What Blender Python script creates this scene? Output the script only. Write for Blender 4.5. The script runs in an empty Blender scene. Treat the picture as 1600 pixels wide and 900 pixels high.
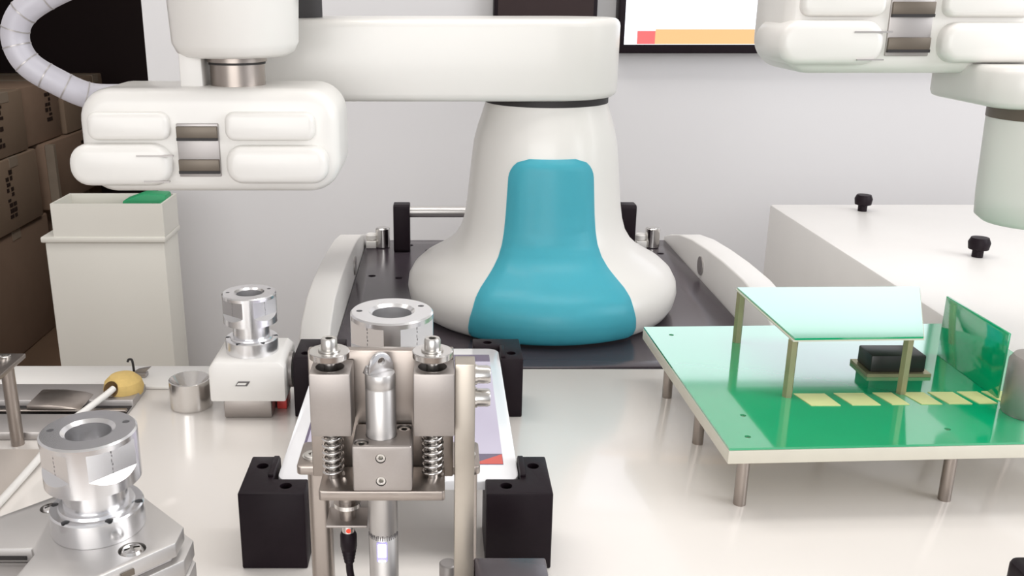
import bpy, bmesh, math, random
from mathutils import Vector, Matrix
random.seed(7)
PI = math.pi
SC = bpy.context.scene
COL = SC.collection

# ------------------------------------------------------------ camera, world, lights
cam = bpy.data.cameras.new('camera')
cam.sensor_width = 36.0
cam.lens = 36.0 * 1480 / 1600
cam.shift_x = 110 / 1600
cam.clip_start = 0.02
camo = bpy.data.objects.new('camera', cam)
COL.objects.link(camo)
camo.location = (0, 0, 0.38)
camo.rotation_euler = (PI / 2 - math.atan(460 / 1480), 0, 0)
SC.camera = camo

W = bpy.data.worlds.new('world')
SC.world = W
W.use_nodes = True
W.node_tree.nodes['Background'].inputs[0].default_value = (0.93, 0.95, 1.0, 1)
W.node_tree.nodes['Background'].inputs[1].default_value = 0.62


def area(name, loc, target, sx, sy, power, color=(1, 1, 1)):
    l = bpy.data.lights.new(name, 'AREA')
    l.shape = 'RECTANGLE'
    l.size, l.size_y = sx, sy
    l.energy = power
    l.color = color
    o = bpy.data.objects.new(name, l)
    COL.objects.link(o)
    o.location = loc
    o.rotation_euler = (Vector(target) - Vector(loc)).to_track_quat('-Z', 'Y').to_euler()
    return o


area('ceiling_lamp', (0.55, 0.75, 1.78), (0.55, 0.75, 0), 1.3, 0.35, 9, (1, 0.98, 0.95))
area('ceiling_lamp', (-0.6, 1.15, 1.78), (-0.6, 1.15, 0), 1.1, 0.35, 9, (1, 0.97, 0.93))
area('window_and_fill_light', (2.1, 0.1, 0.95), (0.1, 1.0, 0.1), 1.5, 1.2, 26, (0.97, 0.98, 1.0))
area('window_and_fill_light', (-0.6, -2.9, 0.7), (-0.2, 1.6, 0.1), 3.0, 1.6, 62, (1.0, 0.985, 0.96))  # added front fill from behind the camera, no window known there

area('store_fill_light', (-0.75, 2.9, 0.9), (-1.4, 3.1, -0.3), 0.3, 0.3, 3.4, (1, 0.92, 0.86))  # added fill to brighten the cartons, no lamp known in the store room

SC.view_settings.view_transform = 'Standard'
SC.view_settings.look = 'None'
SC.view_settings.gamma = 1
SC.view_settings.use_curve_mapping = False
SC.view_settings.exposure = 0.1
SC.cycles.use_denoising = True
SC.cycles.max_bounces = 8


# ------------------------------------------------------------ materials
def mat(name, col, rough=0.5, metal=0.0, coat=0.0, bump=0.0, scale=60.0, var=0.0, stretch=(1, 1, 1), emit=0.0, spec=0.5, rvar=0.0):
    m = bpy.data.materials.new(name)
    m.use_nodes = True
    nt = m.node_tree
    b = nt.nodes['Principled BSDF']
    b.inputs['Base Color'].default_value = (*col, 1)
    b.inputs['Roughness'].default_value = rough
    b.inputs['Metallic'].default_value = metal
    b.inputs['Specular IOR Level'].default_value = spec
    b.inputs['Coat Weight'].default_value = coat
    b.inputs['Coat Roughness'].default_value = 0.06
    if emit:
        b.inputs['Emission Color'].default_value = (*col, 1)
        if emit >= 0.9:
            col = tuple(c * 0.06 for c in col)
            b.inputs['Base Color'].default_value = (*col, 1)
        b.inputs['Emission Strength'].default_value = emit
    tc = nt.nodes.new('ShaderNodeTexCoord')
    mp = nt.nodes.new('ShaderNodeMapping')
    mp.inputs['Scale'].default_value = stretch
    nz = nt.nodes.new('ShaderNodeTexNoise')
    nz.inputs['Scale'].default_value = scale
    nz.inputs['Detail'].default_value = 3
    nt.links.new(tc.outputs['Object'], mp.inputs[0])
    nt.links.new(mp.outputs[0], nz.inputs['Vector'])
    if var:
        mx = nt.nodes.new('ShaderNodeMix')
        mx.data_type = 'RGBA'
        mx.inputs[6].default_value = (*[c * (1 - var) for c in col], 1)
        mx.inputs[7].default_value = (*[min(1, c * (1 + var)) for c in col], 1)
        nt.links.new(nz.outputs['Fac'], mx.inputs[0])
        nt.links.new(mx.outputs[2], b.inputs['Base Color'])
    if rvar:
        mr = nt.nodes.new('ShaderNodeMapRange')
        mr.inputs[3].default_value = max(0.02, rough - rvar)
        mr.inputs[4].default_value = rough + rvar
        nt.links.new(nz.outputs['Fac'], mr.inputs[0])
        nt.links.new(mr.outputs[0], b.inputs['Roughness'])
    if bump:
        bp = nt.nodes.new('ShaderNodeBump')
        bp.inputs['Strength'].default_value = bump
        bp.inputs['Distance'].default_value = 0.001
        nt.links.new(nz.outputs['Fac'], bp.inputs['Height'])
        nt.links.new(bp.outputs[0], b.inputs['Normal'])
    return m


M = {}
M['wall'] = mat('grey_wall_paint', (0.68, 0.67, 0.675), 0.7, var=0.02, scale=3, bump=0.02)
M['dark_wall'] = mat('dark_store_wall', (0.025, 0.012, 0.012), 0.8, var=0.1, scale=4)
M['floor'] = mat('brown_floor', (0.20, 0.13, 0.085), 0.6, var=0.15, scale=6)
M['ceiling'] = mat('ceiling_paint', (0.75, 0.75, 0.74), 0.8, var=0.02, scale=4)
M['table'] = mat('white_gloss_laminate', (0.80, 0.76, 0.72), 0.22, coat=0.25, var=0.015, scale=5)
M['white'] = mat('white_robot_paint', (0.76, 0.74, 0.705), 0.32, var=0.012, scale=5, coat=0.1)
M['white_plastic'] = mat('white_plastic', (0.80, 0.78, 0.75), 0.35, var=0.02, scale=20)
M['ivory'] = mat('ivory_cabinet_paint', (0.70, 0.68, 0.62), 0.5, var=0.02, scale=4)
M['teal'] = mat('teal_panel', (0.12, 0.66, 0.78), 0.4, var=0.03, scale=10, coat=0.1)
M['black_plate'] = mat('black_anodised_plate', (0.055, 0.043, 0.053), 0.22, var=0.1, scale=30)
M['black'] = mat('black_plastic', (0.012, 0.007, 0.010), 0.45, var=0.15, scale=200, bump=0.1, spec=0.15)
M['alu'] = mat('machined_aluminium', (0.60, 0.58, 0.565), 0.38, 0.85, var=0.006, scale=90, stretch=(1, 1, 4))
M['alu_bright'] = mat('polished_aluminium', (0.78, 0.775, 0.785), 0.24, 0.92, var=0.006, scale=90, stretch=(1, 1, 4))
M['alu_matte'] = mat('bead_blasted_aluminium', (0.41, 0.375, 0.355), 0.42, 0.85, var=0.03, scale=900)
M['nickel'] = mat('nickel_steel', (0.37, 0.325, 0.295), 0.33, 0.95, var=0.08, scale=120, stretch=(1, 1, 0.3), rvar=0.08)
M['brushed'] = mat('brushed_steel_bar', (0.46, 0.415, 0.36), 0.36, 0.9, var=0.1, scale=90, stretch=(1, 1, 0.35), rvar=0.08)
M['steel'] = mat('bright_steel', (0.70, 0.68, 0.66), 0.2, 1.0, var=0.04, scale=300)
M['screw'] = mat('zinc_screw', (0.62, 0.60, 0.57), 0.28, 1.0, var=0.08, scale=400)
M['dark'] = mat('dark_recess', (0.02, 0.017, 0.017), 0.6, var=0.1, scale=100)
M['slot'] = mat('brown_slot', (0.14, 0.115, 0.09), 0.4, 0.4, var=0.1, scale=60)
M['rail'] = mat('grey_extrusion', (0.42, 0.395, 0.385), 0.4, 0.6, var=0.04, scale=50, stretch=(0.1, 1, 1))
M['mat'] = mat('beige_mat', (0.60, 0.54, 0.49), 0.45, var=0.03, scale=15)
M['green'] = mat('green_solder_mask', (0.0, 0.36, 0.15), 0.10, var=0.04, scale=40, coat=1.0)
M['green'].node_tree.nodes['Principled BSDF'].inputs['Coat IOR'].default_value = 1.9
M['cream'] = mat('cream_board_edge', (0.62, 0.59, 0.50), 0.5, var=0.04, scale=60)
M['pad'] = mat('yellow_silkscreen', (0.62, 0.66, 0.30), 0.5, var=0.06, scale=60)
M['chip'] = mat('black_chip', (0.016, 0.016, 0.016), 0.4, var=0.1, scale=100)
M['brass'] = mat('dull_brass', (0.40, 0.36, 0.22), 0.4, 0.7, var=0.08, scale=80)
M['sponge'] = mat('yellow_foam', (0.66, 0.47, 0.17), 0.9, var=0.12, scale=180, bump=0.4)
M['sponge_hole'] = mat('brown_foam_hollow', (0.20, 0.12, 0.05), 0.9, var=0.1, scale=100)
M['red'] = mat('red_plastic', (0.72, 0.08, 0.07), 0.4, var=0.05, scale=50)
M['bezel'] = mat('white_tablet_glass', (0.82, 0.82, 0.84), 0.12, coat=0.3, var=0.01, scale=10)
M['card'] = mat('cardboard', (0.34, 0.235, 0.17), 0.85, var=0.1, scale=14, bump=0.05)
M['card_pale'] = mat('pale_cardboard', (0.34, 0.25, 0.18), 0.85, var=0.1, scale=14, bump=0.05)
M['tape'] = mat('packing_tape', (0.40, 0.33, 0.26), 0.5, var=0.1, scale=20)
M['ink'] = mat('dark_print', (0.035, 0.018, 0.012), 0.8, var=0.1, scale=50)
M['engraved'] = mat('engraved_mark', (0.12, 0.11, 0.11), 0.6, var=0.1, scale=200)
M['hose'] = mat('pale_grey_hose', (0.50, 0.485, 0.53), 0.4, var=0.04, scale=25)
M['green_item'] = mat('green_plastic', (0.02, 0.30, 0.12), 0.5, var=0.06, scale=30)
M['grey_cyl'] = mat('pale_grey_green_plastic', (0.72, 0.71, 0.67), 0.4, var=0.02, scale=12)
M['screen_white'] = mat('screen_white', (0.88, 0.91, 1.0), 0.3, emit=1.9, var=0.01, scale=3)
M['screen_orange'] = mat('screen_orange', (1.0, 0.56, 0.25), 0.3, emit=0.97, var=0.01, scale=3)
M['screen_red'] = mat('screen_red', (1.0, 0.17, 0.17), 0.3, emit=0.95, var=0.01, scale=3)
M['tab_lilac'] = mat('tablet_screen_lilac', (0.46, 0.43, 0.53), 0.1, emit=0.22, var=0.02, scale=4)
M['tab_purple'] = mat('tablet_screen_purple', (0.12, 0.10, 0.15), 0.1, emit=0.3, var=0.02, scale=4)
M['tab_red'] = mat('tablet_screen_red', (0.50, 0.085, 0.07), 0.1, emit=0.25, var=0.02, scale=4)
M['led'] = mat('white_led', (0.93, 0.93, 1.0), 0.3, emit=6.0)
M['led_red'] = mat('red_dot', (0.9, 0.05, 0.02), 0.4, emit=0.5)
M['led_edge'] = mat('lilac_light_guide', (0.42, 0.38, 0.75), 0.3, emit=0.4)
M['lamp'] = mat('lamp_diffuser', (1, 0.98, 0.95), 0.4, emit=2.0)


# ------------------------------------------------------------ mesh helpers
def new():
    return bmesh.new()


def merge(bm, t, mtx=None):
    if mtx is not None:
        bmesh.ops.transform(t, matrix=mtx, verts=t.verts)
    me = bpy.data.meshes.new('tmp')
    t.to_mesh(me)
    t.free()
    bm.from_mesh(me)
    bpy.data.meshes.remove(me)
    return bm


def bevel(t, w, seg, ang=0.5):
    if w > 0:
        e = [e for e in t.edges if len(e.link_faces) == 2 and e.calc_face_angle(0) > ang]
        bmesh.ops.bevel(t, geom=e, offset=w, segments=seg, profile=0.5, affect='EDGES', clamp_overlap=True)


def box(bm, x0, x1, y0, y1, z0, z1, bev=0.0, seg=2, mtx=None):
    t = new()
    bmesh.ops.create_cube(t, size=1)
    for v in t.verts:
        v.co = ((x0 + x1) / 2 + v.co.x * (x1 - x0), (y0 + y1) / 2 + v.co.y * (y1 - y0), (z0 + z1) / 2 + v.co.z * (z1 - z0))
    bevel(t, bev, seg)
    return merge(bm, t, mtx)


AX = {'Z': Matrix.Identity(4), 'X': Matrix.Rotation(PI / 2, 4, 'Y'), 'Y': Matrix.Rotation(-PI / 2, 4, 'X')}


def lathe(bm, prof, c=(0, 0, 0), seg=40, axis='Z', closed=False):
    t = new()
    rings = []
    for r, z in prof:
        if r < 1e-7:
            rings.append([t.verts.new((0, 0, z))])
        else:
            rings.append([t.verts.new((r * math.cos(2 * PI * k / seg), r * math.sin(2 * PI * k / seg), z)) for k in range(seg)])
    pairs = list(zip(rings[:-1], rings[1:])) + ([(rings[-1], rings[0])] if closed else [])
    for a, b in pairs:
        if len(a) == 1 and len(b) == 1:
            continue
        for k in range(seg):
            k2 = (k + 1) % seg
            if len(a) == 1:
                t.faces.new((a[0], b[k2], b[k]))
            elif len(b) == 1:
                t.faces.new((a[k], a[k2], b[0]))
            else:
                t.faces.new((a[k], a[k2], b[k2], b[k]))
    bmesh.ops.recalc_face_normals(t, faces=t.faces)
    return merge(bm, t, Matrix.Translation(c) @ AX[axis])


def cyl(bm, c, r, h, axis='Z', seg=32, bev=0.0, r2=None):
    """cylinder from c along +axis for h"""
    r2 = r if r2 is None else r2
    if bev:
        p = [(0, 0), (r - bev, 0), (r, bev), (r2, h - bev), (r2 - bev, h), (0, h)]
    else:
        p = [(0, 0), (r, 0), (r2, h), (0, h)]
    return lathe(bm, p, c, seg, axis)


def prism(bm, poly, z0, z1, axis='Z', bev=0.0, seg=2, mtx=None, ang=0.5):
    """polygon extruded: axis Z -> (x,y); X -> (y,z); Y -> (x,z)"""
    t = new()
    def P(a, b, h):
        return (a, b, h) if axis == 'Z' else ((h, a, b) if axis == 'X' else (a, h, b))
    lo = [t.verts.new(P(a, b, z0)) for a, b in poly]
    hi = [t.verts.new(P(a, b, z1)) for a, b in poly]
    n = len(poly)
    t.faces.new(lo[::-1])
    t.faces.new(hi)
    for k in range(n):
        t.faces.new((lo[k], lo[(k + 1) % n], hi[(k + 1) % n], hi[k]))
    bmesh.ops.recalc_face_normals(t, faces=t.faces)
    bevel(t, bev, seg, ang)
    return merge(bm, t, mtx)


def rrect(x0, x1, y0, y1, r, n=6):
    out = []
    for cx, cy, a in ((x1 - r, y0 + r, -PI / 2), (x1 - r, y1 - r, 0), (x0 + r, y1 - r, PI / 2), (x0 + r, y0 + r, PI)):
        for k in range(n + 1):
            t = a + PI / 2 * k / n
            out.append((cx + r * math.cos(t), cy + r * math.sin(t)))
    return out


def smooth_path(pts, n=8):
    pts = [Vector(p) for p in pts]
    q = [2 * pts[0] - pts[1]] + pts + [2 * pts[-1] - pts[-2]]
    out = []
    for i in range(1, len(q) - 2):
        for k in range(n):
            t = k / n
            a, b, c, d = q[i - 1], q[i], q[i + 1], q[i + 2]
            out.append(0.5 * (2 * b + (c - a) * t + (2 * a - 5 * b + 4 * c - d) * t * t + (3 * b - a - 3 * c + d) * t ** 3))
    out.append(pts[-1])
    return out


def tube(bm, pts, r, seg=10, rf=None):
    t = new()
    pts = [Vector(p) for p in pts]
    n = len(pts)
    up = None
    rings = []
    for i, p in enumerate(pts):
        d = (pts[min(i + 1, n - 1)] - pts[max(i - 1, 0)]).normalized()
        if up is None:
            up = d.orthogonal().normalized()
        up = (up - d * up.dot(d)).normalized()
        s = d.cross(up)
        rr = rf(i / (n - 1)) * r if rf else r
        rings.append([t.verts.new(p + rr * (math.cos(2 * PI * k / seg) * up + math.sin(2 * PI * k / seg) * s)) for k in range(seg)])
    for a, b in zip(rings[:-1], rings[1:]):
        for k in range(seg):
            t.faces.new((a[k], a[(k + 1) % seg], b[(k + 1) % seg], b[k]))
    t.faces.new(rings[0][::-1])
    t.faces.new(rings[-1])
    bmesh.ops.recalc_face_normals(t, faces=t.faces)
    return merge(bm, t)


def wloc(o):
    v = Vector((0, 0, 0))
    while o is not None:
        v += o.location
        o = o.parent
    return v


def obj(name, bm, m, parent=None, loc=None, ang=0.6, kind=None, label=None):
    """link a bmesh written in world coordinates; the object's origin is loc (or its parent's)"""
    base = Vector(loc) if loc is not None else (wloc(parent) if parent is not None else Vector((0, 0, 0)))
    bmesh.ops.translate(bm, verts=bm.verts, vec=-base)
    me = bpy.data.meshes.new(name)
    bm.to_mesh(me)
    bm.free()
    me.materials.append(M[m])
    for p in me.polygons:
        p.use_smooth = True
    me.set_sharp_from_angle(angle=ang)
    o = bpy.data.objects.new(name, me)
    COL.objects.link(o)
    o.location = base - (wloc(parent) if parent is not None else Vector((0, 0, 0)))
    if parent is not None:
        o.parent = parent
    if kind:
        o['kind'] = kind
    if label:
        o['label'] = label
    return o


def tag(o, label, cat, group=None):
    o['label'] = label
    o['category'] = cat
    if group:
        o['group'] = group
    return o


def thing(name, loc, label, cat, group=None):
    o = bpy.data.objects.new(name, None)
    COL.objects.link(o)
    o.location = loc
    o.empty_display_size = 0.02
    return tag(o, label, cat, group)


def cut(o, bm):
    """cut the world-coordinate bmesh out of o for good"""
    bmesh.ops.translate(bm, verts=bm.verts, vec=-wloc(o))
    me = bpy.data.meshes.new('cutter')
    bm.to_mesh(me)
    bm.free()
    c = bpy.data.objects.new('cutter', me)
    COL.objects.link(c)
    mw = o.parent
    loc = o.location.copy()
    o.parent = None
    o.location = (0, 0, 0)
    md = o.modifiers.new('b', 'BOOLEAN')
    md.object = c
    md.operation = 'DIFFERENCE'
    md.solver = 'EXACT'
    dg = bpy.context.evaluated_depsgraph_get()
    dg.update()
    res = bpy.data.meshes.new_from_object(o.evaluated_get(dg))
    o.modifiers.clear()
    old = o.data
    res.name = old.name
    o.data = res
    bpy.data.meshes.remove(old)
    for p in res.polygons:
        p.use_smooth = True
    res.set_sharp_from_angle(angle=0.5)
    bpy.data.objects.remove(c)
    bpy.data.meshes.remove(me)
    o.location = loc
    o.parent = mw
    return o


def copy_tree(o, parent=None):
    c = o.copy()
    COL.objects.link(c)
    if parent is not None:
        c.parent = parent
    for ch in list(o.children):
        copy_tree(ch, c)
    return c


_sc = {}


def screw(parent, c, r, h, axis='Z', name='screw', m='screw', flip=False):
    """cap screw with a hex socket; its base at c, head along the axis. Meshes are shared by size."""
    key = (round(r, 5), round(h, 5), m)
    if key not in _sc:
        b = new()
        lathe(b, [(0, 0), (r, 0), (r, h * 0.82), (r * 0.88, h), (r * 0.52, h)], seg=28)
        hx = [(r * 0.5 * math.cos(PI / 3 * k), r * 0.5 * math.sin(PI / 3 * k)) for k in range(6)]
        t = new()
        out = [t.verts.new((r * 0.52 * math.cos(2 * PI * k / 28), r * 0.52 * math.sin(2 * PI * k / 28), h)) for k in range(28)]
        top = [t.verts.new((x, y, h * 0.99)) for x, y in hx]
        bot = [t.verts.new((x, y, h * 0.08)) for x, y in hx]
        for k in range(28):
            a, c2 = top[round(k * 6 / 28) % 6], top[round((k + 1) * 6 / 28) % 6]
            if a is c2:
                t.faces.new((out[k], out[(k + 1) % 28], a))
            else:
                t.faces.new((out[k], out[(k + 1) % 28], c2, a))
        for k in range(6):
            t.faces.new((top[k], top[(k + 1) % 6], bot[(k + 1) % 6], bot[k]))
        t.faces.new(bot)
        merge(b, t)
        bmesh.ops.remove_doubles(b, verts=b.verts, dist=1e-6)
        bmesh.ops.recalc_face_normals(b, faces=b.faces)
        me = bpy.data.meshes.new(name)
        b.to_mesh(me)
        b.free()
        me.materials.append(M[m])
        for p in me.polygons:
            p.use_smooth = True
        me.set_sharp_from_angle(angle=0.6)
        _sc[key] = me
    o = bpy.data.objects.new(name, _sc[key])
    COL.objects.link(o)
    o.location = Vector(c) - wloc(parent)
    o.parent = parent
    rot = AX[axis].copy()
    if flip:
        rot = rot @ Matrix.Rotation(PI, 4, 'X')
    o.rotation_euler = rot.to_euler()
    return o


def struct(name, bm, m, parent=None):
    return obj(name, bm, m, parent, kind='structure')


# ------------------------------------------------------------ the room
FZ = -0.75
b = new(); box(b, -3.0, 2.6, -3.0, 4.6, FZ - 0.05, FZ); struct('floor', b, 'floor')
b = new(); box(b, -2.2, 2.6, -1.6, 1.95, 1.80, 1.85); struct('ceiling', b, 'ceiling')
b = new()
box(b, -0.592, 2.6, 1.95, 2.05, FZ, 1.85)
box(b, -2.2, -1.20, 1.95, 2.05, FZ, 1.85)
box(b, -1.20, -0.592, 1.95, 2.05, 1.15, 1.85)
struct('wall_back', b, 'wall')
b = new(); box(b, -2.25, -2.2, -1.6, 1.95, FZ, 1.85); struct('wall_left', b, 'wall')
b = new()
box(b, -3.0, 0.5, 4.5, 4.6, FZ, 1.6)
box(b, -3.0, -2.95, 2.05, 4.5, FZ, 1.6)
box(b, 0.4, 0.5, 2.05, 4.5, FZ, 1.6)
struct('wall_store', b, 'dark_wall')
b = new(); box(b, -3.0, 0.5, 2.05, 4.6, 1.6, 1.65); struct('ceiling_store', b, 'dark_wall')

# ------------------------------------------------------------ cardboard boxes in the dark store room
stack = [
    # y0, y1, z0, z1, x of right face, material, print, label
    (2.45, 3.22, -0.75, -0.346, -1.37, 'card', False, 'large plain brown carton at the bottom left of the carton pile'),
    (3.24, 3.85, -0.75, -0.346, -1.40, 'card', False, 'brown carton on the floor half hidden behind the ivory cabinet'),
    (2.55, 3.17, -0.343, -0.115, -1.36, 'card_pale', True, 'middle carton with bold dark upright lettering, beside the open flap'),
    (3.24, 3.80, -0.344, -0.115, -1.36, 'card', True, 'middle carton with a pale folded flap edge just above the ivory tray'),
    (2.60, 3.13, -0.112, 0.085, -1.365, 'card_pale', True, 'top left carton with thin dark upright lettering under the hose'),
    (3.15, 3.46, -0.112, 0.085, -1.38, 'card', True, 'reddish brown top carton second from the left'),
    (3.48, 3.90, -0.112, 0.075, -1.37, 'card_pale', False, 'top carton furthest right, ending behind the white gripper head'),
]
for i, (y0, y1, z0, z1, xf, m, pr, lab) in enumerate(stack):
    t = thing('cardboard_box', (xf - 0.25, (y0 + y1) / 2, z0), lab, 'box', 'cardboard boxes in the store room')
    b = new(); box(b, xf - 0.5, xf, y0, y1, z0, z1, 0.006)
    obj('carton', b, m, t)
    b = new()
    ym = (y0 + y1) / 2
    box(b, xf - 0.5, xf + 0.0015, ym + 0.10, ym + 0.16, z1 - 0.03, z1 + 0.0004)
    obj('tape', b, 'tape', t)
    if pr:
        b = new()
        random.seed(i)
        yc = y0 + (y1 - y0) * 0.60
        zz = z1 - 0.035
        while zz > z0 + 0.04:
            h = random.uniform(0.008, 0.014)
            for q in range(2):
                if random.random() < 0.85:
                    yy = yc + q * 0.028 + random.uniform(-0.004, 0.004)
                    box(b, xf, xf + 0.0015, yy, yy + random.uniform(0.014, 0.024), zz - h, zz)
            zz -= h + 0.006
        obj('print', b, 'ink', t, kind='stuff')
    if i == 3:
        b = new()
        prism(b, [(y0 + 0.004, z0 + 0.02), (y0 + 0.025, z0 + 0.02), (y0 + 0.02, z1), (y0 + 0.002, z1)], xf, xf + 0.03, 'X')
        obj('flap', b, 'tape', t)

# ------------------------------------------------------------ cabinet with tray
t = thing('cabinet', (-0.627, 1.75, FZ), 'tall ivory cabinet standing by the dark doorway', 'cabinet')
b = new(); box(b, -0.737, -0.515, 1.705, 1.80, FZ, -0.062, 0.003); obj('body', b, 'ivory', t)
b = new(); box(b, -0.743, -0.511, 1.70, 1.805, -0.0615, -0.050, 0.003); obj('lid', b, 'ivory', t)
t = thing('tray', (-0.615, 1.75, -0.05), 'open ivory box tray lying on top of the cabinet', 'tray')
b = new()
X0, X1, Y0, Y1, Z0, Z1, w = -0.718, -0.512, 1.703, 1.80, -0.04995, 0.012, 0.004
box(b, X0 + w, X1 - w, Y0 + w, Y1 - w, Z0, Z0 + 0.004)
ro = [(X0, Y0), (X1, Y0), (X1, Y1), (X0, Y1)]
ri = [(X0 + w, Y0 + w), (X1 - w, Y0 + w), (X1 - w, Y1 - w), (X0 + w, Y1 - w)]
for k in range(4):
    prism(b, [ro[k], ro[(k + 1) % 4], ri[(k + 1) % 4], ri[k]], Z0, Z1)
bmesh.ops.remove_doubles(b, verts=b.verts, dist=1e-5)
obj('tray_body', b, 'ivory', t)
b = new()
prism(b, [(-0.600, -0.035), (-0.5165, -0.035), (-0.517, 0.020), (-0.560, 0.022), (-0.600, 0.008)], 1.745, 1.785, 'Y', 0.004)
tag(obj('green_bag', b, 'green_item', loc=(-0.56, 1.77, -0.045)), 'small green packet sticking out of the ivory tray', 'packet')
b = new(); box(b, -0.524, -0.5165, 1.708, 1.738, -0.045, 0.010, 0.001)
tag(obj('green_card', b, 'green_item', loc=(-0.52, 1.72, -0.045)), 'green card tucked in the front right corner of the ivory tray', 'card')

# ------------------------------------------------------------ wall screens
t = thing('monitor', (0.60, 1.92, 0.265), 'lit wall monitor with white picture and orange bottom bar', 'monitor')
b = new(); box(b, 0.343, 1.05, 1.905, 1.945, 0.268, 0.555, 0.004); obj('bezel', b, 'black', t)
b = new(); box(b, 0.3555, 1.037, 1.9035, 1.9055, 0.285, 0.542, 0.0008); s = obj('screen', b, 'screen_white', t)
b = new(); box(b, 0.415, 1.037, 1.9025, 1.9036, 0.286, 0.314); obj('orange_bar', b, 'screen_orange', s, label='orange bar along the bottom of the picture')
b = new(); box(b, 0.380, 0.4149, 1.9025, 1.9036, 0.286, 0.311); obj('red_block', b, 'screen_red', s, label='red block at the left end of the bar')
t = thing('wall_panel', (0.20, 1.93, 0.22), 'black panel on the wall left of the lit monitor, above the robot shoulder', 'panel')
b = new(); box(b, 0.101, 0.302, 1.91, 1.947, 0.22, 0.62, 0.004); obj('panel_frame', b, 'black', t)
b = new(); box(b, 0.109, 0.294, 1.9085, 1.911, 0.228, 0.612); obj('panel_face', b, 'dark_wall', t)

# ------------------------------------------------------------ bench
t = thing('workbench', (-0.2, 0.45, FZ), 'white glossy workbench top carrying all the fixtures', 'table')
b = new(); box(b, -0.95, 0.540, 0.16, 0.935, -0.03, 0.0, 0.002); obj('tabletop', b, 'table', t)
for x in (-0.9, 0.49):
    for y in (0.2, 0.88):
        b = new(); box(b, x - 0.025, x + 0.025, y - 0.025, y + 0.025, FZ, -0.03); obj('leg', b, 'alu_matte', t)
b = new(); box(b, -0.95, -0.157, 0.879, 0.934, 0.0, 0.0035, 0.001)
tag(obj('edge_strip', b, 'white_plastic', loc=(-0.55, 0.907, 0)), 'flat white strip along the back left edge of the bench', 'strip')

# ------------------------------------------------------------ robot stand: black plate, arched rails, rear handle
t = thing('robot_stand', (0.12, 1.2, FZ), 'black mounting plate stand with arched white side rails', 'stand')
b = new(); box(b, -0.115, 0.355, 0.96, 1.47, FZ, -0.022); obj('cart_body', b, 'ivory', t)
b = new(); box(b, -0.121, 0.361, 0.940, 1.485, -0.020, 0.0, 0.002)
plate = obj('plate', b, 'black_plate', t)
b = new()
for x, y in ((-0.098, 1.28), (-0.06, 1.27), (-0.095, 1.10), (-0.02, 1.42), (-0.05, 1.45), (0.33, 1.05), (0.315, 1.28), (0.28, 0.965), (-0.02, 0.965), (0.335, 1.40), (0.12, 1.45), (0.05, 1.43)):
    cyl(b, (x, y, -0.008), 0.0055, 0.012, seg=16)
cut(plate, b)
prof = [(1.50, -0.012), (1.495, 0.004), (1.46, 0.015), (1.40, 0.030), (1.33, 0.0405), (1.25, 0.047), (1.17, 0.051), (1.09, 0.052), (1.03, 0.048), (0.985, 0.034), (0.950, 0.012), (0.940, -0.012)]
inner = [(0.940, -0.018), (1.50, -0.018)]
for x0, x1 in ((-0.155, -0.1215), (0.3615, 0.395)):
    b = new(); prism(b, prof + inner, x0, x1, 'X', 0.002, ang=0.9)
    r = obj('side_rail', b, 'white_plastic', t, ang=0.9)
    b = new()
    xi = x1 if x0 < 0 else x0
    s = 1 if x0 < 0 else -1
    cyl(b, (xi - s * 0.0005, 1.27, 0.018), 0.013, s * 0.0025, 'X', 24)
    obj('rail_cap', b, 'rail', r)
for x0, x1 in ((-0.0735, -0.0485), (0.2715, 0.296)):
    b = new(); prism(b, rrect(1.405, 1.435, 0.0, 0.074, 0.006), x0, x1, 'X', 0.0015); obj('handle_block', b, 'black', t)
b = new(); cyl(b, (-0.0485, 1.42, 0.061), 0.0085, 0.32, 'X', 24); obj('handle_bar', b, 'alu', t)
for x in (-0.092, 0.330):
    b = new(); cyl(b, (x, 1.44, 0.0), 0.0112, 0.031, bev=0.001); cyl(b, (x, 1.44, 0.031), 0.0085, 0.0006)
    obj('stop_pin', b, 'steel', t)
    b = new(); box(b, x - 0.026, x - 0.010, 1.43, 1.455, 0.0, 0.011, 0.001); cyl(b, (x - 0.018, 1.4425, 0.011), 0.009, 0.010, seg=24, bev=0.002)
    obj('clamp_foot', b, 'white_plastic', t)

# ------------------------------------------------------------ main robot
RX, RY = 0.126, 1.155
t = thing('robot', (RX, RY, 0), 'white robot arm with flared base, teal front panel and gripper head', 'robot')
rp = [(0.152, 0.000), (0.160, 0.005), (0.166, 0.015), (0.1685, 0.028), (0.167, 0.040), (0.161, 0.051), (0.151, 0.060), (0.137, 0.068), (0.122, 0.077), (0.110, 0.088), (0.102, 0.101), (0.0975, 0.116), (0.0945, 0.135), (0.0920, 0.160), (0.0895, 0.185), (0.0865, 0.21), (0.082, 0.228), (0.077, 0.243), (0.073, 0.2565)]


def rad(z):
    for (r0, z0), (r1, z1) in zip(rp[:-1], rp[1:]):
        if z0 <= z <= z1:
            return r0 + (r1 - r0) * (z - z0) / (z1 - z0)
    return rp[-1][0] if z > 0.2 else rp[0][0]


b = new(); lathe(b, [(0, 0)] + rp + [(0, 0.2565)], (RX, RY, 0), 96); obj('base', b, 'white', t, ang=0.9)
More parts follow.
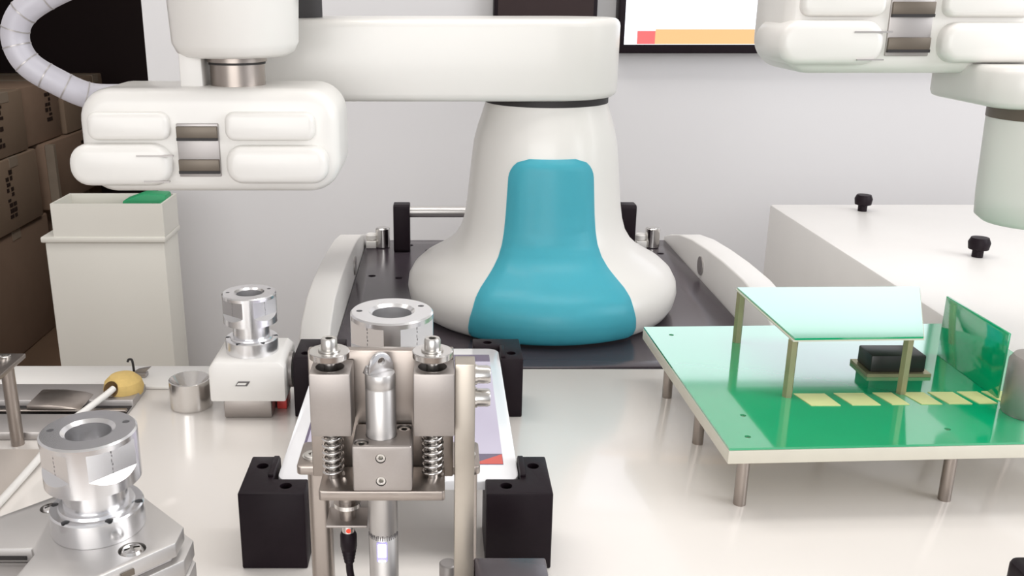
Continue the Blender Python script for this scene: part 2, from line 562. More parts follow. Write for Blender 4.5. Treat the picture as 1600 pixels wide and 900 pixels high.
# teal panel: a raised shell over the front of the base
b = new()
NZ, NA = 44, 33
zt, zb = 0.2005, 0.002
grid = []
for i in range(NZ + 1):
    z = zb + (zt - zb) * i / NZ
    A = math.radians(33 + 3.5 * max(0, 1 - z / 0.04))
    dz = zt - z
    rc = 0.024
    r0 = rad(z)
    if dz < rc:                                   # rounded top corners
        wmax = A * r0
        A = (wmax - rc + math.sqrt(max(0, rc * rc - (rc - dz) ** 2))) / r0
    row = []
    for j in range(NA + 1):
        u = -1 + 2 * j / NA
        a = A * u
        edge = min(1, (1 - abs(u)) * A * r0 / 0.016, dz / 0.008 + 0.02, (z - zb) / 0.004 + 0.3)
        off = 0.0004 + 0.0062 * max(0, edge) ** 0.8
        row.append((RX + (r0 + off) * math.sin(a), RY - (r0 + off) * math.cos(a), z))
    grid.append(row)
V = [[b.verts.new(p) for p in r] for r in grid]
for i in range(NZ):
    for j in range(NA):
        b.faces.new((V[i][j], V[i][j + 1], V[i + 1][j + 1], V[i + 1][j]))
bmesh.ops.solidify(b, geom=b.faces[:], thickness=0.002)
bmesh.ops.recalc_face_normals(b, faces=b.faces)
obj('front_panel', b, 'teal', t, ang=0.9, label='teal front panel')
b = new(); cyl(b, (RX, RY, 0.2565), 0.0735, 0.0085, seg=64); obj('joint_ring', b, 'dark', t)
AR = 0.083
poly = [(RX + AR * math.sin(a), RY - AR * math.cos(a)) for a in [PI * k / 24 for k in range(25)]]
poly += [(-0.20 - AR * math.sin(a), RY + AR * math.cos(a)) for a in [PI * k / 24 for k in range(25)]]
b = new(); prism(b, poly, 0.2640, 0.3535, 'Z', 0.009, 4, ang=0.9); obj('lower_arm', b, 'white', t, ang=0.9)
b = new(); cyl(b, (-0.20, RY, 0.3535), 0.06, 0.035, seg=48); obj('elbow_ring', b, 'dark', t)
b = new(); prism(b, rrect(-0.28, -0.12, 0.88, 1.235, 0.075, 10), 0.40, 0.50, 'Z', 0.012, 3, ang=0.9)
box(b, -0.26, -0.14, 1.10, 1.20, 0.3885, 0.41); obj('upper_arm', b, 'white', t, ang=0.9)
WX, WY = -0.2, 0.95
b = new(); lathe(b, [(0, 0.322), (0.048, 0.322), (0.056, 0.326), (0.0605, 0.335), (0.0635, 0.41), (0, 0.41)], (WX, WY, 0), 56); obj('wrist', b, 'white', t, ang=0.9)
for s in (-1, 1):
    b = new(); cyl(b, (WX + s * 0.058, WY - 0.01, 0.384), 0.008, s * 0.028, 'X', 20, 0.002); obj('side_cap', b, 'white_plastic', t)
b = new(); cyl(b, (WX, WY, 0.286), 0.0265, 0.033, seg=40); cyl(b, (WX, WY, 0.317), 0.029, 0.006, seg=40); obj('flange', b, 'nickel', t)
b = new(); cyl(b, (WX, WY, 0.3145), 0.0275, 0.002, seg=40); obj('flange_gap', b, 'dark', t)
b = new(); box(b, WX - 0.052, WX - 0.030, WY - 0.02, WY + 0.02, 0.29, 0.33, 0.002); obj('cable_bracket', b, 'white_plastic', t)
# gripper head
head_parts = []
b = new(); prism(b, rrect(-0.346, -0.098, 0.195, 0.2945, 0.030, 8), 0.905, 1.005, 'Y', 0.014, 4, ang=0.9); h = obj('gripper_body', b, 'white', t, ang=0.9)
head_parts.append(h)
b = new(); prism(b, rrect(-0.354, -0.258, 0.2040, 0.2440, 0.018, 6), 0.890, 0.97, 'Y', 0.008, 3, ang=0.9); obj('left_pod', b, 'white', h, ang=0.9)
b = new(); prism(b, rrect(-0.335, -0.258, 0.2470, 0.2735, 0.009, 6), 0.896, 0.97, 'Y', 0.005, 3, ang=0.9); obj('upper_left_pod', b, 'white', h, ang=0.9)
b = new(); prism(b, rrect(-0.205, -0.108, 0.2060, 0.2420, 0.015, 6), 0.890, 0.97, 'Y', 0.008, 3, ang=0.9); obj('right_pod', b, 'white', h, ang=0.9)
b = new(); prism(b, rrect(-0.205, -0.120, 0.2465, 0.2735, 0.009, 6), 0.896, 0.97, 'Y', 0.005, 3, ang=0.9); obj('upper_right_pod', b, 'white', h, ang=0.9)
b = new(); box(b, -0.252, -0.212, 0.9025, 0.92, 0.2115, 0.2625, 0.001); s = obj('slide_plate', b, 'rail', h)
for z0, z1 in ((0.247, 0.260), (0.2155, 0.2285)):
    b = new(); box(b, -0.2515, -0.2125, 0.8995, 0.91, z0, z1, 0.0008); obj('slot', b, 'slot', s, label='dark jaw slot')
    b = new(); box(b, -0.2515, -0.2125, 0.899, 0.9065, z0 - 0.0005, z0 + 0.0022); obj('slot_lip', b, 'dark', s)
for x0, x1, z0, z1 in ((-0.288, -0.2535, 0.233, 0.2345), (-0.283, -0.2585, 0.2085, 0.2098)):
    b = new(); box(b, x0, x1, 0.8893, 0.893, z0, z1); obj('pod_groove', b, 'rail', h)
# hose
hp = smooth_path([(-0.315, 0.96, 0.281), (-0.345, 0.945, 0.284), (-0.3715, 0.935, 0.298), (-0.397, 0.93, 0.317), (-0.405, 0.93, 0.342), (-0.391, 0.93, 0.366), (-0.350, 0.935, 0.388), (-0.30, 0.94, 0.404), (-0.26, 0.95, 0.42)], 8)
b = new(); tube(b, hp, 0.0130, 20); ho = obj('hose', b, 'hose', t, ang=1.2, label='pale grey flexible hose looping to the gripper head')
b = new()
for k in range(9, 54, 5):
    d = (hp[k + 1] - hp[k - 1]).normalized() * 0.0006
    tube(b, [hp[k] - d, hp[k] + d], 0.0134, 20)
obj('hose_rings', b, 'rail', ho)

# ------------------------------------------------------------ second robot, upper right
t2 = thing('robot', (0.44, 0.95, 0.41), 'second white gripper head hanging at the upper right of the picture', 'robot')
DX, DZ = 0.663, 0.113
h2 = copy_tree(h, t2)
h2.location = (wloc(h) + Vector((DX, 0, DZ))) - t2.location
b = new(); cyl(b, (WX + DX, WY, 0.406), 0.0265, 0.05, seg=40); obj('flange', b, 'nickel', t2)
b = new(); lathe(b, [(0, 0.445), (0.048, 0.445), (0.0605, 0.455), (0.0635, 0.60), (0, 0.60)], (WX + DX, WY, 0), 48); obj('wrist', b, 'white', t2, ang=0.9)
b = new(); cyl(b, (0.552, 0.87, 0.272), 0.050, 0.010, seg=48); obj('tool_ring', b, 'slot', t2, label='dark ring above the pale tool cylinder')
b = new(); lathe(b, [(0, 0.175), (0.040, 0.175), (0.046, 0.180), (0.0475, 0.20), (0.0495, 0.272), (0, 0.272)], (0.552, 0.87, 0), 48); obj('tool_cylinder', b, 'grey_cyl', t2, ang=0.9, label='pale grey-green tool cylinder')
b = new(); prism(b, rrect(0.490, 0.614, 0.835, 0.99, 0.03, 6), 0.282, 0.318, bev=0.006); obj('tool_mount', b, 'white', t2, ang=0.9)

# ------------------------------------------------------------ white machine cover with knobs
t = thing('machine_cover', (0.80, 1.15, FZ), 'long white machine cabinet with black knobs on its top', 'cabinet')
b = new(); box(b, 0.548, 1.05, 0.75, 1.552, FZ, 0.044, 0.004); obj('cover', b, 'white_plastic', t)
for x, y in ((0.681, 1.502), (0.716, 1.222), (0.756, 0.94)):
    b = new(); lathe(b, [(0, 0.044), (0.007, 0.044), (0.007, 0.053), (0.0125, 0.055), (0.0138, 0.064), (0.011, 0.0705), (0, 0.0715)], (x, y, 0), 24); obj('knob', b, 'black', t, label='black knob')

# ------------------------------------------------------------ circuit board assembly
t = thing('circuit_board', (0.38, 0.77, 0), 'green circuit board on short legs with smaller boards mounted above', 'circuit board')
b = new(); prism(b, [(0.212, 0.632), (0.536, 0.6465), (0.536, 0.911), (0.203, 0.900)], 0.0465, 0.0575, bev=0.001); obj('board_frame', b, 'cream', t)
b = new(); prism(b, [(0.2125, 0.6327), (0.5353, 0.6472), (0.5353, 0.9105), (0.2037, 0.8995)], 0.0576, 0.0594); bd = obj('board', b, 'green', t)
b = new()
for x, y in ((0.232, 0.652), (0.226, 0.876), (0.24, 0.69), (0.39, 0.665)):
    cyl(b, (x, y, 0.05), 0.0024, 0.02, seg=14)
cut(bd, b)
for x, y in ((0.2322, 0.6557), (0.3954, 0.6626), (0.520, 0.668), (0.2267, 0.7604), (0.2223, 0.8608), (0.40, 0.88), (0.520, 0.89), (0.520, 0.78)):
    b = new(); cyl(b, (x, y, 0.0), 0.0048, 0.0465, seg=16); obj('standoff', b, 'nickel', t)
for x, y in ((0.288, 0.7275), (0.2845, 0.857), (0.386, 0.734), (0.446, 0.850)):
    b = new(); cyl(b, (x, y, 0.0594), 0.0042, 0.0505, seg=6); obj('spacer', b, 'brass', t, label='dull brass spacer')
b = new(); prism(b, [(0.2855, 0.7215), (0.394, 0.7255), (0.458, 0.866), (0.2805, 0.863)], 0.1099, 0.1109); ub = obj('upper_board_edge', b, 'cream', t)
b = new(); prism(b, [(0.287, 0.7225), (0.3935, 0.7265), (0.4570, 0.8655), (0.282, 0.8625)], 0.1110, 0.1126); obj('upper_board', b, 'green', t)
b = new(); box(b, 0.4600, 0.4618, 0.722, 0.822, 0.0595, 0.117, 0.0004); obj('upright_board', b, 'green', t)
b = new(); box(b, 0.376, 0.424, 0.772, 0.800, 0.0625, 0.078, 0.0015); c = obj('chip', b, 'chip', t, label='black chip under the upper board')
b = new(); box(b, 0.372, 0.428, 0.768, 0.804, 0.0595, 0.0625); obj('chip_socket', b, 'brass', c)
random.seed(3)
x = 0.298
for wd in (0.027, 0.026, 0.017, 0.020, 0.022, 0.018, 0.020):
    yy = 0.708 + (x - 0.3) * 0.03
    b = new(); prism(b, [(x + 0.003, yy), (x + wd, yy), (x + wd - 0.004, yy + 0.024), (x - 0.003, yy + 0.024)], 0.0594, 0.0600); obj('pad', b, 'pad', t)
    x += wd + (0.007 if x < 0.37 else 0.003)
b = new(); lathe(b, [(0, 0.0595), (0.019, 0.0595), (0.020, 0.062), (0.020, 0.103), (0.017, 0.108), (0, 0.109)], (0.4690, 0.694, 0), 36); obj('metal_can', b, 'alu_matte', t, label='grey metal can at the right end of the board')

# ------------------------------------------------------------ tablet
t = thing('tablet', (-0.03, 0.718, 0.049), 'white tablet lying face up between the black corner blocks', 'tablet')
b = new(); prism(b, rrect(-0.1152, 0.0542, 0.589, 0.847, 0.011, 8), 0.0490, 0.0565, bev=0.0012); obj('body', b, 'bezel', t)
b = new(); box(b, -0.1035, 0.0445, 0.6125, 0.829, 0.0563, 0.0567); s = obj('screen', b, 'tab_lilac', t, label='lilac lit screen')
b = new(); box(b, -0.1035, 0.0445, 0.8125, 0.829, 0.0567, 0.0569); box(b, -0.1035, 0.0445, 0.6125, 0.629, 0.0567, 0.0569)
box(b, -0.1035, -0.1015, 0.629, 0.8125, 0.0567, 0.0569)
obj('screen_bar', b, 'tab_purple', s, label='darker purple bar on the screen')
b = new(); prism(b, [(0.022, 0.613), (0.0442, 0.613), (0.0442, 0.628)], 0.0569, 0.0571); obj('screen_corner', b, 'tab_red', s, label='red corner of the screen picture')


def corner(cx, sx, sy, lab, ycorner, ztop=0.0585):
    """L-shaped block round a tablet corner; (cx, ycorner) is the tablet corner, sx/sy point outward"""
    xo, yo = cx + sx * 0.0212, ycorner + sy * 0.021
    xi, yi = cx - sx * 0.024, ycorner - sy * 0.033
    px, py = cx + sx * 0.0004, ycorner + sy * 0.0004
    t = thing('corner_block', ((xo + xi) / 2, (yo + yi) / 2, 0), lab, 'block', 'black corner blocks of the tablet holder')
    b = new()
    pl = [(xo, yo), (xi, yo), (xi, py), (px, py), (px, yi), (xo, yi)]
    prism(b, pl, 0.0, ztop, bev=0.0012)
    o = obj('block', b, 'black', t)
    b = new()
    cyl(b, (cx + sx * 0.011, ycorner - sy * 0.018, ztop - 0.010), 0.0042, 0.02, seg=20)
    cyl(b, (cx - sx * 0.010, ycorner + sy * 0.0105, ztop - 0.010), 0.0042, 0.02, seg=20)
    cut(o, b)
    b = new()
    x0, x1 = sorted((cx - sx * 0.024, cx - sx * 0.0008))
    y0, y1 = sorted((ycorner - sy * 0.033, ycorner - sy * 0.0008))
    box(b, x0, x1, y0, y1, 0.0, 0.0485)
    obj('ledge', b, 'black', t)
    b = new()
    x0, x1 = sorted((cx + sx * 0.0006, cx + sx * 0.0046))
    y0, y1 = sorted((ycorner - sy * 0.030, ycorner - sy * 0.002))
    box(b, x0, x1, y0, y1, ztop - 0.0005, ztop + 0.0022, 0.0006)
    obj('lip', b, 'black', t)


corner(0.0542, 1, -1, 'black corner block at the near right corner of the tablet', 0.589)
corner(-0.1165, -1, -1, 'black corner block at the near left corner of the tablet', 0.589)
corner(0.0542, 1, 1, 'black corner block at the far right corner, below the teal panel', 0.847)
corner(-0.1165, -1, 1, 'black corner block at the far left corner, beside the white block', 0.847)

# ------------------------------------------------------------ tool-changer adapter (shared by three tools)
def adapter(parent, c, rot=0.0):
    """spool-shaped flange adapter 58 mm tall; c = centre of its bottom"""
    R = 0.0250
    pr = [(0, 0), (0.0245, 0), (0.0245, 0.0125), (0.0238, 0.0135), (0.0200, 0.0135), (0.0195, 0.0150), (0.0170, 0.0152), (0.0170, 0.0275),
          (0.0185, 0.0285), (R, 0.0290), (R, 0.0562), (0.0240, 0.0572), (0.0140, 0.0572), (0.0118, 0.0555), (0.0112, 0.038), (0.0, 0.036)]
    b = new(); lathe(b, pr, c, 72)
    o = obj('adapter', b, 'alu_bright', parent, loc=c)
    b = new()
    for k in range(4):
        a = rot + PI / 4 + k * PI / 2
        m = Matrix.Translation(c) @ Matrix.Rotation(a, 4, 'Z')
        prism(b, [(0.0208, 0.0535), (0.0208, 0.0385), (0.0262, 0.0335), (0.04, 0.0335), (0.04, 0.0535)], -0.03, 0.03, 'Y', mtx=m)
    cut(o, b)
    b = new()
    for a in (rot + 0.42, rot + 0.42 + PI * 0.86):
        cyl(b, (c[0] + 0.0195 * math.cos(a), c[1] + 0.0195 * math.sin(a), c[2] + 0.0530), 0.0019, 0.008, seg=16)
    for k in range(6):
        a = rot + k * PI / 3
        cyl(b, (c[0] + 0.0222 * math.cos(a), c[1] + 0.0222 * math.sin(a), c[2] + 0.0065), 0.0022, 0.010, seg=16)
    cut(o, b)
    # engraved marks up one flat
    b = new()
    for a in (rot - PI / 4, rot - 3 * PI / 4):
        m = Matrix.Translation(c) @ Matrix.Rotation(a, 4, 'Z')
        for k, (dy, h2, w) in enumerate(((0, 0.0016, 0.0006), (0.0002, 0.0011, 0.0005), (-0.0001, 0.0018, 0.0004), (0.0003, 0.0012, 0.0006), (0, 0.0015, 0.0004), (0.0002, 0.001, 0.0004))):
            z = 0.0515 - k * 0.0024
            box(b, 0.0206, 0.02086, dy - w / 2, dy + w / 2, z - h2, z, mtx=m)
    obj('engraved_marks', b, 'engraved', o, kind='stuff')
    return o


# near left tool
t = thing('plate_tool', (-0.19, 0.45, 0), 'near left aluminium tool of stacked plates with a spool-shaped adapter on top', 'tool')
b = new()
prism(b, [(-0.1403, 0.4379), (-0.1403, 0.4536), (-0.1800, 0.4945), (-0.2105, 0.4995), (-0.2776, 0.4324), (-0.2141, 0.4324), (-0.2108, 0.4270), (-0.2125, 0.40), (-0.216, 0.365), (-0.211, 0.365)], 0.0945, 0.103, bev=0.0008)
tp = obj('top_plate', b, 'alu', t)
b = new()
cyl(b, (-0.1615, 0.4315, 0.0975), 0.0071, 0.01, seg=28)
cyl(b, (-0.2203, 0.4735, 0.0975), 0.0060, 0.01, seg=28)
cut(tp, b)
for x, y, r in ((-0.1615, 0.4315, 0.0064), (-0.2203, 0.4735, 0.0054)):
    b = new(); lathe(b, [(0, 0.0970), (r, 0.0970), (r * 0.97, 0.1015), (r * 0.75, 0.1036), (0, 0.1044)], (x, y, 0), 28)
    o = obj('screw', b, 'steel', t)
    b = new()
    for a in (0.5, 0.5 + PI / 2):
        b = new()
        box(b, -r * 0.62, r * 0.62, -r * 0.13, r * 0.13, 0.1015, 0.106, mtx=Matrix.Translation((x, y, 0)) @ Matrix.Rotation(a, 4, 'Z'))
        cut(o, b)
b = new(); prism(b, [(-0.1440, 0.4390), (-0.1440, 0.4520), (-0.182, 0.490), (-0.209, 0.496), (-0.272, 0.43), (-0.272, 0.37), (-0.214, 0.368)], 0.0915, 0.0944); obj('spacer_plate', b, 'rail', t)
b = new(); prism(b, [(-0.1372, 0.4400), (-0.1372, 0.4590), (-0.178, 0.500), (-0.214, 0.502), (-0.286, 0.43), (-0.286, 0.35), (-0.226, 0.35)], 0.0815, 0.0912, bev=0.0008); obj('lower_plate', b, 'alu', t)
b = new(); prism(b, [(-0.1355, 0.4420), (-0.1355, 0.4540), (-0.180, 0.498), (-0.214, 0.500), (-0.284, 0.43), (-0.284, 0.34), (-0.236, 0.34)], 0.066, 0.081, bev=0.0008); obj('bottom_plate', b, 'alu', t)
for f in (0.28, 0.62):
    x, y = -0.1403 - 0.0707 * f, 0.4379 - 0.0729 * f
    b = new(); box(b, -0.0035, 0.0035, -0.0012, 0.0006, 0.0965, 0.0995, mtx=Matrix.Translation((x, y, 0)) @ Matrix.Rotation(PI / 4, 4, 'Z'))
    obj('edge_slot', b, 'slot', t)
b = new(); box(b, -0.262, -0.2175, 0.4320, 0.4327, 0.0962, 0.0985); obj('front_slot', b, 'dark', t)
for x, y in ((-0.165, 0.45), (-0.215, 0.48), (-0.26, 0.42), (-0.215, 0.38)):
    b = new(); cyl(b, (x, y, 0), 0.007, 0.066, seg=20); obj('post', b, 'nickel', t)
adapter(t, (-0.1868, 0.4555, 0.1031), math.radians(5))

# far left tool on the white block
t = thing('nozzle_tool', (-0.18, 0.84, 0), 'white block tool with a shiny spool adapter, standing behind the steel cup', 'tool')
b = new(); box(b, -0.2034, -0.1588, 0.812, 0.862, 0.0, 0.0195, 0.0015); obj('foot', b, 'alu_matte', t)
b = new(); prism(b, [(-0.214, 0.0190), (-0.1440, 0.0190), (-0.1440, 0.053), (-0.150, 0.0585), (-0.209, 0.0585), (-0.214, 0.052)], 0.806, 0.872, 'Y', 0.002); wb = obj('white_block', b, 'white_plastic', t)
b = new()
prism(b, [(-0.190, 0.0350), (-0.179, 0.0350), (-0.176, 0.0395), (-0.187, 0.0395)], 0.8054, 0.8061, 'Y'); obj('slot_mark', b, 'engraved', wb)
b = new(); prism(b, [(-0.1885, 0.0362), (-0.1805, 0.0362), (-0.1790, 0.0383), (-0.187, 0.0383)], 0.8050, 0.80545, 'Y'); obj('slot_face', b, 'white_plastic', wb)
b = new(); cyl(b, (-0.1440, 0.84, 0.038), 0.017, 0.003, 'X', 28); obj('side_disc', b, 'rail', wb)
adapter(t, (-0.1787, 0.838, 0.0586), math.radians(7))
b = new(); box(b, -0.1575, -0.148, 0.832, 0.856, 0.0, 0.013, 0.001)
tag(obj('red_block', b, 'red', loc=(-0.152, 0.845, 0)), 'small red block on the bench beneath the white block', 'block')

# ------------------------------------------------------------ steel cup
t = thing('steel_cup', (-0.2415, 0.841, 0), 'brushed steel cup with a conical hollow on the bench', 'cup')
b = new(); lathe(b, [(0, 0), (0.0192, 0), (0.0198, 0.0008), (0.0198, 0.0275), (0.0192, 0.0281), (0.0183, 0.0281), (0.006, 0.009), (0, 0.0085)], (-0.2415, 0.841, 0), 56); obj('cup_body', b, 'steel', t)

# ------------------------------------------------------------ yellow foam bulb, white tube, clip
t = thing('foam_bulb', (-0.313, 0.862, 0.0001), 'yellow foam bulb with a hollow, at the end of the white tube', 'bulb')
b = new(); lathe(b, [(0, 0), (0.013, 0.0), (0.018, 0.004), (0.0193, 0.010), (0.0175, 0.017), (0.012, 0.0225), (0.005, 0.0245), (0, 0.0248)], (-0.313, 0.862, 0.0001), 40); fb = obj('foam', b, 'sponge', t, ang=1.2)
b = new()
lathe(b, [(0.0079 * math.sin(a), 0.0079 * math.cos(a)) for a in [PI * k / 14 for k in range(15)]], (-0.3200, 0.8448, 0.0150), 24)
cut(fb, b)
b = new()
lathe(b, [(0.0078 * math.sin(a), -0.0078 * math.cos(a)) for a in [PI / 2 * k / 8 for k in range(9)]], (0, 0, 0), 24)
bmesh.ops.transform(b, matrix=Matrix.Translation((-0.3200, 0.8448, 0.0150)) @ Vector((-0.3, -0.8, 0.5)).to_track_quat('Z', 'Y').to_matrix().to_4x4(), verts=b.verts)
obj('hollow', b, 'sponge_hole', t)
b = new(); tube(b, smooth_path([(-0.3165, 0.8440, 0.0160), (-0.3215, 0.832, 0.0135), (-0.330, 0.805, 0.0112), (-0.338, 0.765, 0.0110), (-0.3400, 0.72, 0.0055), (-0.3425, 0.65, 0.0035), (-0.345, 0.55, 0.0035)], 8), 0.0032, 12)
tag(obj('white_tube', b, 'white_plastic', loc=(-0.338, 0.74, 0)), 'thin white tube running from the yellow bulb to the left edge', 'tube')
t = thing('wire_clip', (-0.312, 0.905, 0.0036), 'small grey metal hook clip behind the yellow bulb', 'clip')
b = new(); tube(b, smooth_path([(-0.322, 0.905, 0.0195), (-0.3205, 0.905, 0.0220), (-0.3180, 0.905, 0.0220), (-0.3170, 0.905, 0.0195), (-0.3165, 0.905, 0.012), (-0.3165, 0.905, 0.0036)], 5), 0.0012, 10); obj('hook', b, 'dark', t)
b = new(); prism(b, [(-0.3165, 0.0085), (-0.308, 0.0055), (-0.2985, 0.0140), (-0.3115, 0.0115)], 0.903, 0.907, 'Y'); obj('wing', b, 'rail', t)
b = new(); box(b, -0.3185, -0.303, 0.9, 0.91, 0.0036, 0.0080, 0.001); obj('clip_foot', b, 'rail', t)

# ------------------------------------------------------------ grey linear rail and bracket stand, mat
t = thing('linear_rail', (-0.46, 0.82, 0), 'grey aluminium rail with a dark groove along the back of the bench', 'rail')
b = new()
prism(b, [(0.766, 0), (0.876, 0), (0.876, 0.0075), (0.836, 0.0075), (0.836, 0.0018), (0.805, 0.0018), (0.805, 0.0075), (0.766, 0.0075)], -0.70, -0.296, 'X', 0.0008)
obj('rail_body', b, 'rail', t)
b = new(); box(b, -0.70, -0.297, 0.807, 0.834, 0.0018, 0.0026); obj('groove', b, 'dark', t)
b = new(); box(b, -0.70, -0.297, 0.817, 0.822, 0.0026, 0.0055, 0.001); obj('rod', b, 'nickel', t)
b = new(); prism(b, [(-0.388, 0.0076), (-0.338, 0.0076), (-0.346, 0.0105), (-0.365, 0.0130), (-0.388, 0.0130)], 0.812, 0.850, 'Y', 0.001); obj('slide_block', b, 'nickel', t)
t = thing('bracket_stand', (-0.42, 0.72, 0), 'grey flat bracket on a slim post at the left edge', 'bracket')
b = new(); prism(b, [(-0.60, 0.62), (-0.361, 0.62), (-0.361, 0.768), (-0.60, 0.768)], 0.078, 0.082, bev=0.0006); obj('bracket_plate', b, 'nickel', t)
for x, y in ((-0.374, 0.758), (-0.58, 0.758), (-0.58, 0.64)):
    b = new(); cyl(b, (x, y, 0.0), 0.0056, 0.078, seg=14); obj('post', b, 'nickel', t)
screw(t, (-0.374, 0.758, 0.082), 0.0045, 0.002)
b = new(); prism(b, [(-0.90, 0.22), (-0.352, 0.22), (-0.3475, 0.62), (-0.347, 0.745), (-0.90, 0.745)], 0.0, 0.0015)
tag(obj('bench_mat', b, 'mat', loc=(-0.6, 0.5, 0)), 'beige mat covering the bench left of the white tube', 'mat')

# ------------------------------------------------------------ stylus press tool in the foreground
t = thing('stylus_press', (-0.03, 0.49, 0), 'silver spring-loaded pen press with two guide blocks standing before the tablet', 'tool')
GX = (-0.0594, -0.0041)
for gx in GX:
    b = new(); box(b, gx - 0.0110, gx + 0.0110, 0.464, 0.4862, 0.1516, 0.1880, 0.0009)
    g = obj('guide_block', b, 'alu_matte', t)
    b = new(); cyl(b, (gx - 0.0008, 0.475, 0.140), 0.0078, 0.06, seg=40); cut(g, b)
    sx = gx - 0.0008
    b = new(); cyl(b, (sx, 0.475, 0.1215), 0.0034, 0.0722, seg=24); obj('guide_shaft', b, 'steel', t)
    b = new(); lathe(b, [(0.0035, 0.1936), (0.0106, 0.1936), (0.0109, 0.1940), (0.0109, 0.1970), (0.0105, 0.1974), (0.0035, 0.1974)], (sx, 0.475, 0), 48, closed=True)
    cyl(b, (sx, 0.475, 0.1937), 0.005, 0.003, seg=24); obj('stop_collar', b, 'steel', t)
    b = new(); cyl(b, (sx, 0.475, 0.1974), 0.0060, 0.0011, seg=32, bev=0.0002); obj('washer', b, 'screw', t)
    screw(t, (sx, 0.475, 0.1985), 0.0044, 0.0060)
    b = new()
    pts = []
    for k in range(7 * 20 + 1):
        a = 2 * PI * k / 20
        pts.append((sx + 0.0054 * math.cos(a), 0.475 + 0.0054 * math.sin(a), 0.1232 + 0.0284 * k / 140))
    tube(b, pts, 0.00085, 8); obj('spring', b, 'steel', t, ang=1.5)
b = new(); prism(b, rrect(-0.067, 0.0018, 0.458, 0.4866, 0.0018, 4), 0.1162, 0.1220, bev=0.0006); obj('carriage_plate', b, 'nickel', t)
b = new(); box(b, -0.0480, -0.0160, 0.4575, 0.4856, 0.1221, 0.1494, 0.0013, 3); cb = obj('clamp_block', b, 'alu_matte', t)
b = new()
cyl(b, (-0.0330, 0.4722, 0.11), 0.0086, 0.05, seg=40)
cyl(b, (-0.0432, 0.4622, 0.1430), 0.0041, 0.01, seg=24)
cyl(b, (-0.0208, 0.4802, 0.1430), 0.0041, 0.01, seg=24)
for z in (0.1420, 0.1283):
    cyl(b, (-0.0327, 0.455, z), 0.0028, 0.0085, 'Y', 24)
cut(cb, b)
screw(t, (-0.0432, 0.4622, 0.1431), 0.0036, 0.0054)
screw(t, (-0.0208, 0.4802, 0.1431), 0.0036, 0.0054)
for z in (0.1420, 0.1283):
    screw(t, (-0.0327, 0.4634, z), 0.0027, 0.0053, 'Y', flip=True)
# pen
PX_, PY_ = -0.0330, 0.4722
b = new()
lathe(b, [(0, 0.012), (0.003, 0.014), (0.0078, 0.035), (0.0083, 0.040), (0.0083, 0.0880), (0.0080, 0.0885), (0.0080, 0.0900), (0.0083, 0.0905), (0.0083, 0.1770), (0.0080, 0.1775), (0.0080, 0.1782), (0.0083, 0.1787), (0.0083, 0.1845), (0.0078, 0.1860), (0, 0.1862)], (PX_, PY_, 0), 48)
pen = obj('pen', b, 'alu', t)
b = new()
pts = [(-0.0074, 0.1860), (0.0074, 0.1860)] + [(0.0074 * math.cos(a), 0.1868 + 0.0105 * math.sin(a)) for a in [PI * k / 20 for k in range(21)]]
mm = Matrix.Translation((PX_ + 0.0002, PY_, 0)) @ Matrix.Rotation(math.radians(32), 4, 'Z')
prism(b, pts, -0.0013, 0.0013, 'Y', 0.0004, mtx=mm); tb = obj('pen_tab', b, 'alu_bright', pen)
b = new(); cyl(b, (0, -0.01, 0.1925), 0.0022, 0.02, 'Y', 20); bmesh.ops.transform(b, matrix=mm, verts=b.verts); cut(tb, b)
b = new(); prism(b, [(-0.0080, 0.1850), (0.0080, 0.1850), (0.0060, 0.1892), (-0.0060, 0.1892)], 0.0014, 0.0060, 'Y', 0.0005, mtx=mm); obj('pen_shoulder', b, 'alu_bright', pen)
b = new()
for k in range(-9, 10):
    a = -PI / 2 + k * 0.155
    m = Matrix.Translation((PX_, PY_, 0)) @ Matrix.Rotation(a, 4, 'Z')
    box(b, 0.0081, 0.00838, -0.00022, 0.00022 + 0.0002 * (k % 3 == 0), 0.0872, 0.0902 - 0.0007 * (k % 2), mtx=m)
obj('pen_scale', b, 'engraved', pen, kind='stuff', label='ring of small dark tick marks round the pen')
b = new(); box(b, PX_ - 0.0034, PX_ + 0.0026, PY_ - 0.0092, PY_ - 0.007, 0.0745, 0.0867, 0.0006); lw = obj('pen_window', b, 'led_edge', pen)
b = new(); box(b, PX_ - 0.0028, PX_ + 0.0020, PY_ - 0.0095, PY_ - 0.0080, 0.0775, 0.0860, 0.0006)
box(b, PX_ - 0.0024, PX_ + 0.0016, PY_ - 0.0095, PY_ - 0.0080, 0.0748, 0.0756, 0.0001); obj('pen_light', b, 'led', lw, label='glowing white light in the pen window')
# frame
b = new(); box(b, -0.0738, 0.0066, 0.4870, 0.4938, 0.1152, 0.1926, 0.0008)
bp = obj('back_plate', b, 'nickel', t)
b = new(); prism(b, rrect(-0.0845, 0.0224, 0.4942, 0.5270, 0.003, 4), 0.1123, 0.1176, bev=0.0007); obj('cross_bar', b, 'nickel', t)
b = new(); cyl(b, (-0.0765, 0.5080, 0.1176), 0.0062, 0.0006, seg=32); o = obj('screw_seat', b, 'screw', t)
screw(t, (-0.0765, 0.5080, 0.1180), 0.0052, 0.0012)
screw(t, (0.0150, 0.5080, 0.1176), 0.0052, 0.0018)
for x in (-0.0728, 0.0145):
    b = new(); prism(b, rrect(x - 0.0066, x + 0.0066, 0.4995, 0.5135, 0.004, 4), 0.0, 0.1122); obj('leg', b, 'nickel', t)
b = new(); box(b, 0.0072, 0.0183, 0.4740, 0.4870, 0.0, 0.1896, 0.0007); obj('side_bar', b, 'brushed', t, label='tall flat brushed bar on the right')
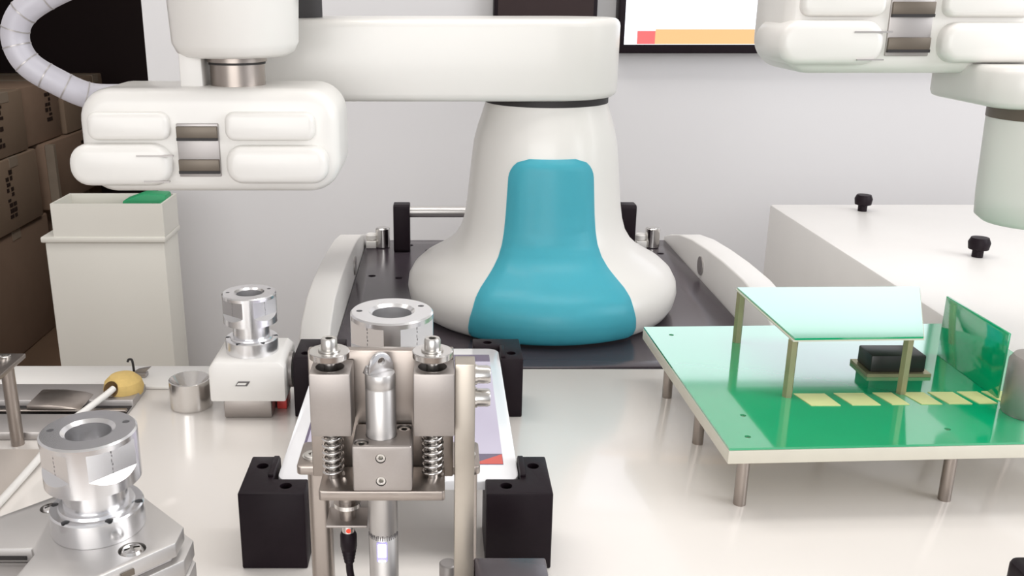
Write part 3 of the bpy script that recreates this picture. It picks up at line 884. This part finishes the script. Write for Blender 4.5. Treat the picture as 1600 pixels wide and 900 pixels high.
for z in (0.1812, 0.1675):
    b = new(); cyl(b, (0.0183, 0.4805, z), 0.0056, 0.0012, 'X', 28); obj('bolt_washer', b, 'screw', t)
    screw(t, (0.0195, 0.4805, z), 0.0050, 0.0072, 'X', 'bolt')
b = new(); box(b, -0.0600, 0.0, 0.4939, 0.5680, 0.1346, 0.1405, 0.0008); box(b, -0.058, -0.002, 0.4939, 0.499, 0.1178, 0.1346); obj('adapter_shelf', b, 'alu_matte', t)
adapter(t, (-0.0300, 0.5405, 0.1406), math.radians(3))
b = new(); box(b, -0.0660, -0.0425, 0.4952, 0.4972, 0.0905, 0.1122); box(b, -0.0660, -0.0425, 0.4750, 0.4972, 0.0890, 0.0905, 0.0004); sb = obj('socket_bracket', b, 'alu_matte', t)
b = new(); lathe(b, [(0.0045, 0.0985), (0.0078, 0.0985), (0.0078, 0.1010), (0.0045, 0.1010)], (-0.0543, 0.4845, 0), 32, closed=True); obj('socket_nut', b, 'steel', sb)
b = new(); cyl(b, (-0.0543, 0.4845, 0.0905), 0.0048, 0.0250, seg=24); obj('socket', b, 'nickel', sb)
b = new(); cyl(b, (0.0040, 0.500, 0.0), 0.0055, 0.050, seg=20, bev=0.0008); obj('foot_stud', b, 'rail', t)
# its signal cable
t = thing('cable', (-0.054, 0.4845, 0), 'black cable with a metal plug hanging under the pen press', 'cable')
b = new(); cyl(b, (-0.0543, 0.4845, 0.0800), 0.0037, 0.0088, seg=24); pg = obj('plug', b, 'steel', t)
b = new(); lathe(b, [(0, 0), (0.0014, 0), (0.0014, 0.0006), (0, 0.0008)], (-0.0538, 0.4806, 0.0835), 14, 'Y'); obj('red_dot', b, 'led_red', pg, label='red dot on the plug')
b = new()
bt = [(0.0040, 0.0812), (0.0049, 0.0790), (0.0049, 0.0715)]
z = 0.0710
r = 0.0046
while z > 0.062:
    bt += [(r, z), (r, z - 0.0012), (r - 0.0006, z - 0.0014), (r - 0.0006, z - 0.0019)]
    r -= 0.0004
    z -= 0.0022
bt += [(0.0022, z), (0, z)]
lathe(b, [(0, 0.0812)] + bt, (-0.0543, 0.4845, 0), 28); obj('strain_relief', b, 'black', t)
b = new(); tube(b, smooth_path([(-0.0543, 0.4845, 0.064), (-0.0540, 0.4842, 0.054), (-0.0515, 0.483, 0.042), (-0.046, 0.480, 0.026), (-0.036, 0.475, 0.010), (-0.02, 0.462, 0.0025), (-0.005, 0.44, 0.0025)], 8), 0.0022, 12); obj('wire', b, 'black', t)

# ------------------------------------------------------------ loose black blocks at the front
t = thing('support_block', (0.04, 0.45, 0), 'black block at the bottom edge right of the pen press', 'block')
b = new(); box(b, 0.0192, 0.0620, 0.40, 0.4925, 0.0, 0.0585, 0.0012); obj('block', b, 'black_plate', t)
b = new(); box(b, 0.030, 0.050, 0.39, 0.3995, 0.01, 0.05, 0.001); obj('end_cap', b, 'black', t)
t = thing('corner_stop', (0.40, 0.50, 0), 'black block at the bottom right corner of the picture', 'block')
b = new(); prism(b, rrect(0.357, 0.44, 0.45, 0.523, 0.008), 0.0, 0.040, bev=0.003); obj('block', b, 'black', t)
b = new(); cyl(b, (0.40, 0.49, 0.040), 0.006, 0.002, seg=20); obj('plug', b, 'dark', t)
